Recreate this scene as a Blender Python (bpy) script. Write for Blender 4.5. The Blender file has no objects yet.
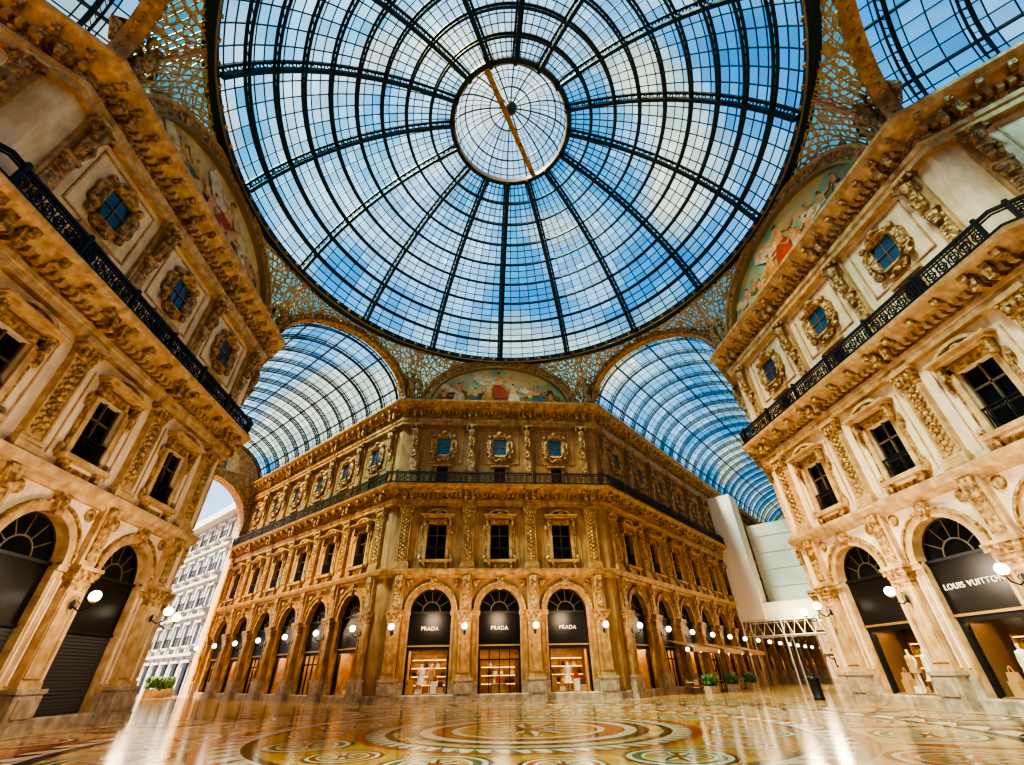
import bpy, math, random
from mathutils import Vector, Matrix, noise as mnoise
random.seed(7)
pi=math.pi
def camaxes(yaw,pitch,roll):
    fh=Vector((math.sin(yaw),math.cos(yaw),0)); r=Vector((math.cos(yaw),-math.sin(yaw),0)); z=Vector((0,0,1.))
    f=fh*math.cos(pitch)+z*math.sin(pitch); u=-fh*math.sin(pitch)+z*math.cos(pitch)
    return r*math.cos(roll)+u*math.sin(roll),u*math.cos(roll)-r*math.sin(roll),f
S=dict(cx=-1.801,cy=-17.59,cz=1.483,yaw=.085,pitch=.594,roll=-.019,f=431.4)
# ------------------------------------------------------------------ materials
MATS={}
def nd(nt,t,**kw):
    n=nt.nodes.new(t)
    for k,v in kw.items(): setattr(n,k,v)
    return n
def mk(name,col,rough=.6,metal=0,col2=None,nscale=1.5,bump=None,emis=None,spec=.5,coat=0,grime=0):
    m=bpy.data.materials.new(name); m.use_nodes=True; nt=m.node_tree; b=nt.nodes['Principled BSDF']
    b.inputs['Roughness'].default_value=rough; b.inputs['Metallic'].default_value=metal
    b.inputs['Specular IOR Level'].default_value=spec; b.inputs['Coat Weight'].default_value=coat
    b.inputs['Base Color'].default_value=(*col,1)
    tc=nd(nt,'ShaderNodeTexCoord')
    if col2:
        no=nd(nt,'ShaderNodeTexNoise'); no.inputs['Scale'].default_value=nscale; no.inputs['Detail'].default_value=6
        nt.links.new(tc.outputs['Object'],no.inputs['Vector'])
        r=nd(nt,'ShaderNodeValToRGB'); r.color_ramp.elements[0].position=.38; r.color_ramp.elements[1].position=.62
        r.color_ramp.elements[0].color=(*col,1); r.color_ramp.elements[1].color=(*col2,1)
        nt.links.new(no.outputs['Fac'],r.inputs['Fac']); last=r.outputs['Color']
        if grime:
            mp=nd(nt,'ShaderNodeMapping'); mp.inputs['Scale'].default_value=(2.2,2.2,.45); nt.links.new(tc.outputs['Object'],mp.inputs['Vector'])
            g=nd(nt,'ShaderNodeTexNoise'); g.inputs['Scale'].default_value=1.6; g.inputs['Detail'].default_value=8; g.inputs['Roughness'].default_value=.65; nt.links.new(mp.outputs[0],g.inputs['Vector'])
            r2=nd(nt,'ShaderNodeValToRGB'); r2.color_ramp.elements[0].position=.36; r2.color_ramp.elements[1].position=.60
            q=1-grime; r2.color_ramp.elements[0].color=(q,q*.93,q*.84,1); r2.color_ramp.elements[1].color=(1,1,1,1); nt.links.new(g.outputs['Fac'],r2.inputs['Fac'])
            mm=nd(nt,'ShaderNodeMix',data_type='RGBA',blend_type='MULTIPLY'); mm.inputs[0].default_value=1
            nt.links.new(last,mm.inputs[6]); nt.links.new(r2.outputs['Color'],mm.inputs[7]); last=mm.outputs[2]
        nt.links.new(last,b.inputs['Base Color'])
    if bump:
        kind,sc,st=bump
        if kind=='v':
            v=nd(nt,'ShaderNodeTexVoronoi',feature='SMOOTH_F1'); v.inputs['Scale'].default_value=sc; o=v.outputs['Distance']
        else:
            v=nd(nt,'ShaderNodeTexNoise'); v.inputs['Scale'].default_value=sc; o=v.outputs['Fac']
        nt.links.new(tc.outputs['Object'],v.inputs['Vector'])
        bp=nd(nt,'ShaderNodeBump'); bp.inputs['Strength'].default_value=st; bp.inputs['Distance'].default_value=.12 if kind=='v' else .08
        nt.links.new(o,bp.inputs['Height']); nt.links.new(bp.outputs['Normal'],b.inputs['Normal'])
    if emis:
        b.inputs['Emission Color'].default_value=(*emis[0],1); b.inputs['Emission Strength'].default_value=emis[1]
    MATS[name]=m; return m
mk('wall_cream',(.86,.71,.52),.75,col2=(.76,.59,.40),nscale=.9,bump=('n',6,.1),grime=.18)
mk('wall_gold',(.42,.25,.10),.7,col2=(.30,.165,.055),nscale=.9,bump=('n',6,.1),grime=.3)  # cream wall made darker for the center block; its shade is in the color
mk('trim',(.66,.45,.23),.6,col2=(.46,.28,.12),nscale=2.2,bump=('n',9,.2),grime=.25)
mk('carved',(.62,.39,.15),.45,col2=(.20,.10,.03),nscale=5,bump=('v',7,1.0),grime=.25)
mk('trim_gold_shade',(.54,.325,.12),.5,col2=(.32,.17,.055),nscale=2.2,bump=('n',9,.2),grime=.3)  # gold trim, also the darker trim copy carrying the center block's shade
mk('stone',(.50,.40,.29),.4,col2=(.30,.23,.16),nscale=2.5,bump=('n',12,.15),grime=.25)
mk('iron',(.010,.011,.014),.45,.3)
mk('iron_brown',(.05,.03,.015),.5,.3)
mk('rib',(.008,.030,.042),.5,.2)
mk('ring_metal',(.30,.26,.18),.5,.3)
mk('win',(.006,.008,.010),.15,spec=.25)
mk('win_sky',(.02,.06,.12),.12,spec=1)
mk('winframe',(.12,.085,.05),.5)
mk('fascia',(.006,.005,.005),.3,spec=.3)
mk('shopwall',(.60,.34,.14),.5,col2=(.40,.19,.07),nscale=1.5)
mk('shopdark',(.12,.065,.03),.4)
mk('shoplight',(1,.8,.5),.5,emis=((1,.72,.38),60))
mk('strip',(1,.8,.5),.5,emis=((1,.62,.26),7))
mk('globe',(1,.95,.85),.3,emis=((1,.86,.62),9))
mk('brass',(.42,.28,.10),.4,.7)
mk('shutter',(.07,.07,.075),.5,.3)
mk('sign',(.85,.75,.55),.4,emis=((1,.85,.6),.4))
mk('white',(.42,.46,.53),.7,col2=(.34,.38,.44),nscale=.4)
mk('tan_stone',(.20,.16,.11),.7,col2=(.16,.12,.08),nscale=.4)
mk('paint_white',(.75,.70,.62),.5)
mk('hoard',(.80,.70,.56),.7,col2=(.74,.64,.50),nscale=.2)
mk('grey',(.60,.53,.42),.8,col2=(.50,.44,.34),nscale=.4)
mk('leaf',(.03,.09,.02),.6,col2=(.05,.15,.03),nscale=8,bump=('v',12,1))
mk('bag_red',(.50,.04,.02),.35); mk('bag_tan',(.50,.29,.13),.4); mk('cloth',(.82,.74,.60),.6); mk('bag_dark',(.06,.04,.03),.4); mk('bag_gold',(.66,.42,.12),.3,.4)
FR=dict(rough=.15,spec=.36)
mk('mc_cream',(.68,.45,.19),col2=(.52,.31,.11),nscale=1.2,**FR)
mk('mc_red',(.42,.07,.018),col2=(.30,.045,.012),nscale=2,**FR)
mk('mc_dark',(.03,.022,.018),col2=(.06,.035,.02),nscale=2,**FR)
mk('mc_green',(.05,.12,.05),col2=(.09,.16,.07),nscale=2,**FR)
mk('mc_ochre',(.62,.31,.055),col2=(.46,.20,.03),nscale=2,**FR)
mk('mc_white',(.80,.64,.42),col2=(.68,.51,.30),nscale=3,**FR)
def glassmat(name,tr,gl=.1,attr=None,transl=.2,tcol=(.6,.75,.95)):
    m=bpy.data.materials.new(name); m.use_nodes=True; nt=m.node_tree; nt.nodes.remove(nt.nodes['Principled BSDF']); out=nt.nodes['Material Output']
    t=nd(nt,'ShaderNodeBsdfTransparent'); t.inputs['Color'].default_value=(*tr,1)
    g=nd(nt,'ShaderNodeBsdfGlossy'); g.inputs['Roughness'].default_value=.08
    l=nd(nt,'ShaderNodeBsdfTranslucent'); l.inputs['Color'].default_value=(*tcol,1)
    if attr:
        a=nd(nt,'ShaderNodeAttribute',attribute_name=attr); nt.links.new(a.outputs['Color'],t.inputs['Color']); nt.links.new(a.outputs['Color'],l.inputs['Color'])
    last=t
    if transl>0:
        m1=nd(nt,'ShaderNodeMixShader'); m1.inputs[0].default_value=transl; nt.links.new(t.outputs[0],m1.inputs[1]); nt.links.new(l.outputs[0],m1.inputs[2]); last=m1
    m2=nd(nt,'ShaderNodeMixShader'); m2.inputs[0].default_value=gl; nt.links.new(last.outputs[0],m2.inputs[1]); nt.links.new(g.outputs[0],m2.inputs[2])
    nt.links.new(m2.outputs[0],out.inputs['Surface']); MATS[name]=m; return m
glassmat('pane',(.6,.8,1),.02,'tint',.05)
glassmat('shopglass',(.94,.94,.92),.05,None,0)
m=bpy.data.materials.new('lace'); m.use_nodes=True; nt=m.node_tree; b=nt.nodes['Principled BSDF']; out=nt.nodes['Material Output']
b.inputs['Base Color'].default_value=(.40,.36,.18,1); b.inputs['Roughness'].default_value=.5
tc=nd(nt,'ShaderNodeTexCoord'); v=nd(nt,'ShaderNodeTexVoronoi',feature='DISTANCE_TO_EDGE'); v.inputs['Scale'].default_value=2.2
nt.links.new(tc.outputs['Object'],v.inputs['Vector'])
r=nd(nt,'ShaderNodeValToRGB'); r.color_ramp.elements[0].position=.10; r.color_ramp.elements[1].position=.14; nt.links.new(v.outputs['Distance'],r.inputs['Fac'])
t=nd(nt,'ShaderNodeBsdfTransparent'); t.inputs['Color'].default_value=(.16,.34,.30,1)
mx=nd(nt,'ShaderNodeMixShader'); nt.links.new(r.outputs['Color'],mx.inputs[0]); nt.links.new(b.outputs[0],mx.inputs[1]); nt.links.new(t.outputs[0],mx.inputs[2]); nt.links.new(mx.outputs[0],out.inputs['Surface']); MATS['lace']=m
def mural(name,stops,sc):
    m=bpy.data.materials.new(name); m.use_nodes=True; nt=m.node_tree; b=nt.nodes['Principled BSDF']; b.inputs['Roughness'].default_value=.7
    tc=nd(nt,'ShaderNodeTexCoord'); n=nd(nt,'ShaderNodeTexNoise'); n.inputs['Scale'].default_value=sc; n.inputs['Detail'].default_value=5
    nt.links.new(tc.outputs['Object'],n.inputs['Vector']); r=nd(nt,'ShaderNodeValToRGB'); cr=r.color_ramp
    cr.elements[0].position=stops[0][0]; cr.elements[0].color=(*stops[0][1],1); cr.elements[1].position=stops[-1][0]; cr.elements[1].color=(*stops[-1][1],1)
    for p,c in stops[1:-1]: e=cr.elements.new(p); e.color=(*c,1)
    nt.links.new(n.outputs['Fac'],r.inputs['Fac']); nt.links.new(r.outputs['Color'],b.inputs['Base Color']); MATS[name]=m
mural('mural_sky',[(.34,(.14,.36,.34)),(.45,(.28,.44,.28)),(.55,(.62,.46,.19)),(.68,(.36,.38,.20))],.45)
mural('mural_tan',[(.34,(.36,.29,.13)),(.45,(.54,.39,.16)),(.56,(.68,.51,.24)),(.68,(.30,.20,.09))],.45)
mural('mural_ground',[(.38,(.14,.07,.02)),(.5,(.34,.20,.06)),(.62,(.12,.16,.05))],1.0)
for nm,c1,c2 in (('skin_paint',(.70,.37,.17),(.50,.24,.10)),('robe_red',(.50,.075,.025),(.32,.05,.02)),('robe_blue',(.07,.16,.26),(.05,.10,.17)),('robe_white',(.68,.58,.40),(.50,.40,.25)),('robe_ochre',(.54,.29,.06),(.38,.18,.04)),('robe_dark',(.11,.06,.035),(.07,.04,.02)),('robe_green',(.11,.20,.08),(.07,.13,.05))): mk(nm,c1,.7,col2=c2,nscale=2.5)
m=bpy.data.materials.new('floor_marble'); m.use_nodes=True; nt=m.node_tree; b=nt.nodes['Principled BSDF']; tc=nd(nt,'ShaderNodeTexCoord')
br=nd(nt,'ShaderNodeTexBrick'); br.offset=0; br.inputs['Scale'].default_value=.5; br.inputs['Mortar Size'].default_value=.05; br.inputs['Brick Width'].default_value=1; br.inputs['Row Height'].default_value=1
br.inputs['Color1'].default_value=(.72,.48,.20,1); br.inputs['Color2'].default_value=(.50,.27,.08,1); br.inputs['Mortar'].default_value=(.14,.05,.02,1)
mp=nd(nt,'ShaderNodeMapping'); mp.inputs['Rotation'].default_value=(0,0,pi/4); nt.links.new(tc.outputs['Object'],mp.inputs['Vector']); nt.links.new(mp.outputs[0],br.inputs['Vector'])
n=nd(nt,'ShaderNodeTexNoise'); n.inputs['Scale'].default_value=1.3; n.inputs['Detail'].default_value=8; nt.links.new(tc.outputs['Object'],n.inputs['Vector'])
mxc=nd(nt,'ShaderNodeMix',data_type='RGBA',blend_type='MULTIPLY'); mxc.inputs[0].default_value=.35
nt.links.new(br.outputs['Color'],mxc.inputs[6]); nt.links.new(n.outputs['Fac'],mxc.inputs[7]); nt.links.new(mxc.outputs[2],b.inputs['Base Color'])
rr=nd(nt,'ShaderNodeMapRange'); rr.inputs['To Min'].default_value=.06; rr.inputs['To Max'].default_value=.22; nt.links.new(n.outputs['Fac'],rr.inputs['Value']); nt.links.new(rr.outputs[0],b.inputs['Roughness'])
b.inputs['Specular IOR Level'].default_value=.42
MATS['floor_marble']=m

# ------------------------------------------------------------------ mesh builder
class MB:
    def __init__(s): s.v=[];s.f=[];s.m=[];s.sm=[];s.names=[]
    def mi(s,n):
        if n not in s.names: s.names.append(n)
        return s.names.index(n)
    def face(s,pts,mat,smooth=False):
        i=len(s.v); s.v+= [tuple(p) for p in pts]; s.f.append(tuple(range(i,i+len(pts)))); s.m.append(s.mi(mat)); s.sm.append(smooth)
    def addgrid(s,rows,mat,smooth=False,closeu=False,closev=False):
        i=len(s.v); nr=len(rows); nc=len(rows[0]); k=s.mi(mat)
        for r in rows: s.v+=[tuple(p) for p in r]
        for a in range(nr if closev else nr-1):
            for c in range(nc if closeu else nc-1):
                a2=(a+1)%nr; c2=(c+1)%nc
                s.f.append((i+a*nc+c,i+a*nc+c2,i+a2*nc+c2,i+a2*nc+c)); s.m.append(k); s.sm.append(smooth)
    def b(s,u0,u1,w0,w1,h0,h1,mat):
        y0,y1=-w1,-w0
        P=[(u0,y0,h0),(u1,y0,h0),(u1,y1,h0),(u0,y1,h0),(u0,y0,h1),(u1,y0,h1),(u1,y1,h1),(u0,y1,h1)]
        i=len(s.v); s.v+=P; k=s.mi(mat)
        for q in ((0,3,2,1),(4,5,6,7),(0,1,5,4),(1,2,6,5),(2,3,7,6),(3,0,4,7)):
            s.f.append(tuple(i+j for j in q)); s.m.append(k); s.sm.append(False)
    def xyz(s,x0,x1,y0,y1,z0,z1,mat): s.b(x0,x1,-y1,-y0,z0,z1,mat)
    def prism(s,poly,w0,w1,mat):
        n=len(poly); s.face([(p[0],-w1,p[1]) for p in poly],mat); s.face([(p[0],-w0,p[1]) for p in reversed(poly)],mat)
        for i in range(n):
            a=poly[i]; c=poly[(i+1)%n]; s.face([(a[0],-w0,a[1]),(c[0],-w0,c[1]),(c[0],-w1,c[1]),(a[0],-w1,a[1])],mat)
    def tube(s,pts,r,mat,n=6,closed=False,smooth=True):
        pts=[Vector(p) for p in pts]; N=len(pts); rows=[]
        for i,p in enumerate(pts):
            if closed: t=pts[(i+1)%N]-pts[i-1]
            else: t=pts[min(i+1,N-1)]-pts[max(i-1,0)]
            if t.length<1e-9: t=Vector((0,0,1))
            t.normalize(); ref=Vector((0,0,1)) if abs(t.z)<.95 else Vector((1,0,0))
            a=t.cross(ref).normalized(); bb=t.cross(a); rad=r[i] if isinstance(r,(list,tuple)) else r
            rows.append([p+(a*math.cos(2*pi*k/n+pi/4)+bb*math.sin(2*pi*k/n+pi/4))*rad for k in range(n)])
        s.addgrid(rows,mat,smooth and n>4,closeu=True,closev=closed)
        if not closed: s.face(rows[0],mat); s.face(list(reversed(rows[-1])),mat)
    def sph(s,c,r,mat,seg=10,rg=6):
        if not isinstance(r,(list,tuple)): r=(r,r,r)
        rows=[[(c[0]+r[0]*math.sin(pi*j/rg)*math.cos(2*pi*i/seg),c[1]+r[1]*math.sin(pi*j/rg)*math.sin(2*pi*i/seg),c[2]+r[2]*math.cos(pi*j/rg)) for i in range(seg)] for j in range(rg+1)]
        s.addgrid(rows,mat,True,closeu=True)
    def lathe(s,prof,c,mat,n=12):
        s.addgrid([[(c[0]+r*math.cos(2*pi*i/n),c[1]+r*math.sin(2*pi*i/n),c[2]+z) for i in range(n)] for r,z in prof],mat,True,closeu=True)
    def band(s,z0,ri,ro,w0,w1,mat,a0=0,a1=pi,n=20,cx=0):
        rows=[]
        for i in range(n+1):
            a=a0+(a1-a0)*i/n; c,q=math.cos(a),math.sin(a)
            I=(cx+ri[0]*c,z0+ri[1]*q); O=(cx+ro[0]*c,z0+ro[1]*q)
            rows.append([(I[0],-w0,I[1]),(I[0],-w1,I[1]),(O[0],-w1,O[1]),(O[0],-w0,O[1])])
        s.addgrid(rows,mat,False,closeu=True)
    def mesh(s,name):
        me=bpy.data.meshes.new(name); me.from_pydata(s.v,[],s.f)
        for n in s.names: me.materials.append(MATS[n])
        me.polygons.foreach_set('material_index',s.m); me.polygons.foreach_set('use_smooth',s.sm); me.update(); return me
def obj(name,data,loc=(0,0,0),rz=0,parent=None):
    o=bpy.data.objects.new(name,data); bpy.context.collection.objects.link(o); o.location=loc; o.rotation_euler=(0,0,rz)
    if parent: o.parent=parent
    return o
A=18.;C=8.7
Z1=7.7;Z2=13.;Z3=14.6;Z4=20.5;Z5=22.7
def wallholes(m,u0,u1,z0,z1,holes,mat,depth=.35,glass='win'):
    us=sorted({u0,u1}|{h[0] for h in holes}|{h[1] for h in holes}); zs=sorted({z0,z1}|{h[2] for h in holes}|{h[3] for h in holes})
    for a,b_ in zip(us,us[1:]):
        for c,d in zip(zs,zs[1:]):
            if any(h[0]<=a and b_<=h[1] and h[2]<=c and d<=h[3] for h in holes): continue
            m.face([(a,0,c),(b_,0,c),(b_,0,d),(a,0,d)],mat)
    for a,b_,c,d in holes:
        for P in ([(a,0,c),(a,0,d),(a,depth,d),(a,depth,c)],[(b_,0,c),(b_,depth,c),(b_,depth,d),(b_,0,d)],[(a,0,c),(a,depth,c),(b_,depth,c),(b_,0,c)],[(a,0,d),(b_,0,d),(b_,depth,d),(a,depth,d)]): m.face(P,mat)
        m.face([(a,depth,c),(b_,depth,c),(b_,depth,d),(a,depth,d)],glass)
def bag(m,u,w,z,s,mt):
    m.prism([(u-.17*s,z),(u+.17*s,z),(u+.13*s,z+.24*s),(u-.13*s,z+.24*s)],w-.08*s,w+.08*s,mt); m.band(z+.24*s,(.06*s,.14*s),(.08*s,.165*s),w-.012,w+.012,mt,n=8,cx=u)
def bay(kind,wall,trim):
    m=MB(); R=1.5; sp=5.35
    for sg in (-1,1):
        a,b_=sorted((sg*2.5,sg*R)); m.b(a,b_,-.6,0,0,sp,trim)
        m.face([(a,0,sp),(b_,0,sp),(b_,0,Z1),(a,0,Z1)],wall)
        m.b(*sorted((sg*1.42,sg*2.1)),0,.14,sp-.28,sp,trim); m.b(*sorted((sg*1.42,sg*2.1)),0,.2,sp-.08,sp+.02,trim)
        m.b(*sorted((sg*1.5,sg*2.05)),0,.08,0,1.1,'stone')
        m.b(*sorted((sg*1.6,sg*1.68)),0,.05,1.4,4.8,wall); m.b(*sorted((sg*1.92,sg*2.0)),0,.05,1.4,4.8,wall)
        m.sph((sg*1.75,-.03,7.25),(.28,.1,.28),'carved',8,5)
    n=20; pts=[(R*math.cos(pi*i/n),sp+R*math.sin(pi*i/n)) for i in range(n+1)]
    for p,q in zip(pts,pts[1:]):
        m.face([(q[0],0,q[1]),(p[0],0,p[1]),(p[0],0,Z1),(q[0],0,Z1)],wall)
        m.face([(q[0],0,q[1]),(p[0],0,p[1]),(p[0],.6,p[1]),(q[0],.6,q[1])],trim)
    m.band(sp,(R,R),(R+.32,R+.32),0,.14,trim); m.band(sp,(R+.32,R+.32),(R+.42,R+.42),0,.24,'carved')
    m.prism([(-.16,6.75),(.16,6.75),(.26,7.55),(-.26,7.55)],0,.32,'carved'); m.sph((0,-.33,7.2),(.14,.12,.22),'carved',8,5)
    m.prism(pts,-.5,-.45,'win')
    m.band(sp,(R-.09,R-.09),(R,R),-.45,-.36,'iron')
    m.band(sp,(.62,.62),(.68,.68),-.45,-.4,'winframe',n=12)
    for k in (1,2,3,4,5):
        a=pi*k/6; m.tube([(.65*math.cos(a),.42,sp+.65*math.sin(a)),(R*math.cos(a),.42,sp+R*math.sin(a))],.025,'winframe',4)
    m.b(-R,R,-.5,-.3,3.15,sp,'fascia'); m.b(-R,R,-.3,-.24,3.15,3.25,'brass' if kind!='shutter' else 'iron'); m.b(-R,R,-.3,-.22,sp-.12,sp,'iron')
    if kind=='shutter':
        for k in range(26): m.prism([( -R,.12*k),(R,.12*k),(R,.12*k+.1),(-R,.12*k+.1)],-.4,-.32,'shutter')
        m.face([(-R,.42,0),(R,.42,0),(R,.42,3.15),(-R,.42,3.15)],'iron')
    else:
        D=2.4
        bw='shopdark' if kind=='display_dark' else 'shopwall'
        m.face([(-R,D,0),(R,D,0),(R,D,3.15),(-R,D,3.15)],bw); m.face([(-R,.5,0),(-R,D,0),(-R,D,3.15),(-R,.5,3.15)],bw); m.face([(R,.5,0),(R,D,0),(R,D,3.15),(R,.5,3.15)],bw)
        m.face([(-R,.5,3.14),(R,.5,3.14),(R,D,3.14),(-R,D,3.14)],'fascia')
        for u in (-.9,0,.9): m.face([(u-.16,.75,3.1),(u+.16,.75,3.1),(u+.16,1.07,3.1),(u-.16,1.07,3.1)],'shoplight')
        for u in (-R,R-.14): m.b(u,u+.14,-.5,-.34,0,3.15,'iron')
        m.b(-R,R,-.5,-.36,2.95,3.15,'iron')
        rnd=random.Random(len(kind)*3+len(wall)); cols=['bag_tan','cloth','bag_gold','cloth','bag_dark','bag_gold','bag_red']
        for k in range(4):
            z=.95+.5*k
            m.b(-1.25,1.25,-D,-D+.35,z-.04,z,'bag_tan'); m.b(-1.2,1.2,-D+.32,-D+.34,z-.06,z-.04,'strip')
            if k<3:
                for q in range(6):
                    if rnd.random()<.85: bag(m,-1.02+.41*q,-D+.2,z,.95,rnd.choice(cols))
        for u in (-1.27,-.42,.4,1.23): m.b(u,u+.04,-D,-D+.36,.3,2.5,'bag_tan')
        if kind=='door':
            for u in (-.75,-.03,.7): m.b(u,u+.06,-.48,-.38,0,3.1,'iron')
            m.b(-R,R,-.48,-.38,2.3,2.38,'iron'); m.b(-R,R,-.48,-.38,0,.25,'iron')
            for u in (-.15,.12): m.b(u,u+.03,-.38,-.32,.9,1.5,'brass')
            m.b(-.5,.5,-1.9,-1.3,0,.9,'bag_tan'); m.b(-.55,.55,-1.95,-1.25,.9,.95,'cloth'); bag(m,0,-1.55,.95,1.3,'bag_red')
        else:
            m.b(-R,R,-D,-.48,0,.45,'shopwall'); m.b(-R+.1,R-.1,-.48,-.4,.35,.45,'brass')
            for k,(u,h,mt) in enumerate(((-1.1,.5,'bag_tan'),(-.55,.25,'bag_gold'),(.95,.35,'bag_dark'),(.5,.7,'bag_red'))):
                m.b(u-.2,u+.2,-1.25,-.85,.45,.45+h,'cloth' if k%2 else 'bag_tan'); bag(m,u,-1.05,.45+h,1.2,mt)
            m.b(-R+.14,-R+.2,-1.6,-.6,.45,2.9,bw); m.b(R-.2,R-.14,-1.6,-.6,.45,2.9,bw)
        m.face([(-R,.44,0),(R,.44,0),(R,.44,3.1),(-R,.44,3.1)],'shopglass')
    wallholes(m,-2.5,2.5,Z1,Z2,[(-.75,.75,8.85,11.6)],wall)
    for sg in (-1,1):
        m.b(*sorted((sg*.75,sg*.98)),0,.14,8.85,11.85,trim); m.b(*sorted((sg*.98,sg*1.14)),0,.08,9.0,11.5,'carved')
        m.prism([(sg*1.0-.09,11.4),(sg*1.0+.09,11.4),(sg*1.0+.13,12.05),(sg*1.0-.13,12.05)],.05,.42,'carved')
        m.b(*sorted((sg*.7,sg*.95)),0,.34,8.2,8.65,'carved'); m.sph((sg*1.2,-.1,8.95),(.14,.14,.3),'carved',8,5)
        m.sph((sg*1.22,-.08,11.2),(.12,.1,.35),'carved',8,5)
    m.b(-.98,.98,0,.14,11.6,11.95,'carved'); m.b(-1.25,1.25,0,.5,12.05,12.2,trim); m.b(-1.35,1.35,0,.62,12.2,12.28,trim)
    m.band(12.28,(.75,.32),(.95,.46),0,.4,trim,n=12); m.sph((0,-.2,12.42),(.34,.2,.22),'carved',10,6)
    for sg in (-1,1): m.sph((sg*.6,-.2,12.36),(.22,.15,.12),'carved',8,5)
    m.b(-1.2,1.2,0,.44,8.65,8.85,trim); m.b(-.75,.75,0,.12,7.95,8.65,wall); m.b(-.55,.55,.12,.17,8.1,8.5,'carved')
    m.b(-.04,.04,-.3,-.2,8.85,11.6,'winframe'); m.b(-.72,.72,-.3,-.2,10.7,10.78,'winframe'); m.b(-.72,.72,-.3,-.2,9.75,9.8,'winframe')
    for u in (-.75,.68): m.b(u,u+.07,-.3,-.18,8.85,11.6,'winframe')
    m.b(-.74,.74,.02,.08,9.78,9.86,'iron'); m.b(-.74,.74,.02,.06,8.93,8.99,'iron')
    for k in range(17): u=-.7+.0875*k; m.b(u-.016,u+.016,.03,.06,8.95,9.8,'iron')
    for sg in (-1,1): m.b(*sorted((sg*1.5,sg*1.56)),0,.05,8.6,12.3,trim)
    wallholes(m,-2.5,2.5,Z3-.3,Z4,[(-.6,.6,15.2,16.5)],wall)
    m.b(-.62,.62,-.02,.05,17.62,19.22,'win_sky')
    for q in (-.6,.48): m.b(q,q+.12,0,.1,15.1,16.6,trim)
    m.b(-.8,.8,0,.2,16.5,16.7,trim); m.b(-.03,.03,-.3,-.2,15.2,16.5,'winframe')
    m.b(-.03,.03,.05,.1,17.62,19.22,'winframe'); m.b(-.6,.6,.05,.1,18.38,18.45,'winframe')
    N=48; rows=[]
    for i in range(N):
        a=2*pi*i/N; ca,sa=math.cos(a),math.sin(a)
        k=1/max(abs(ca)/.58,abs(sa)/.76); I=(k*ca,18.42+k*sa)
        ro=1.12+.16*abs(math.cos(2*a))**2 - .09*math.cos(8*a)
        O=(ro*.96*ca,18.42+ro*1.14*sa); M=((I[0]*.6+O[0]*.4),(I[1]*.6+O[1]*.4))
        rows.append([(I[0],0,I[1]),(I[0],-.16,I[1]),(M[0],-.34,M[1]),(O[0]*.5+M[0]*.5,-.18,O[1]*.5+M[1]*.5),(O[0],-.2,O[1]),(O[0],0,O[1])])
    m.addgrid(rows,'carved',False,closev=True)
    m.sph((0,-.2,19.72),(.3,.22,.24),'carved',8,5); m.sph((0,-.2,17.12),(.25,.18,.2),'carved',8,5)
    for sg in (-1,1):
        m.sph((sg*.86,-.18,19.4),(.2,.15,.2),'carved',8,5); m.sph((sg*.86,-.18,17.45),(.2,.15,.2),'carved',8,5)
        m.b(*sorted((sg*1.62,sg*1.7)),0,.06,16.9,20.15,trim)
    m.b(-1.7,1.7,0,.06,20.08,20.16,trim); m.b(-1.7,1.7,0,.06,16.85,16.93,trim)
    return m
def figure(m,x,y,z,s,mat,out=(0,-1)):
    ox,oy=out; px,py=-oy,ox
    def P(a,o,h): return (x+(px*a+ox*o)*s,y+(py*a+oy*o)*s,z+h*s)
    m.tube([P(0,.15,0),P(0,.2,.4),P(0,.22,.8),P(0,.3,1.0),P(0,.33,1.3),P(0,.3,1.55),P(0,.32,1.68)],[.16*s,.2*s,.22*s,.19*s,.27*s,.25*s,.09*s],mat,8)
    m.sph(P(0,.38,1.86),(.14*s,.15*s,.18*s),mat,8,6); m.sph(P(0,.3,1.93),(.16*s,.16*s,.14*s),mat,8,5)
    for k in (-1,1):
        m.tube([P(.25*k,.3,1.5),P(.46*k,.36,1.62),P(.36*k,.3,2.05)],[.09*s,.075*s,.05*s],mat,6)
        m.tube([P(.12*k,.25,.95),P(.17*k,.42,.5),P(.12*k,.3,.05)],[.13*s,.1*s,.06*s],mat,6)
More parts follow.
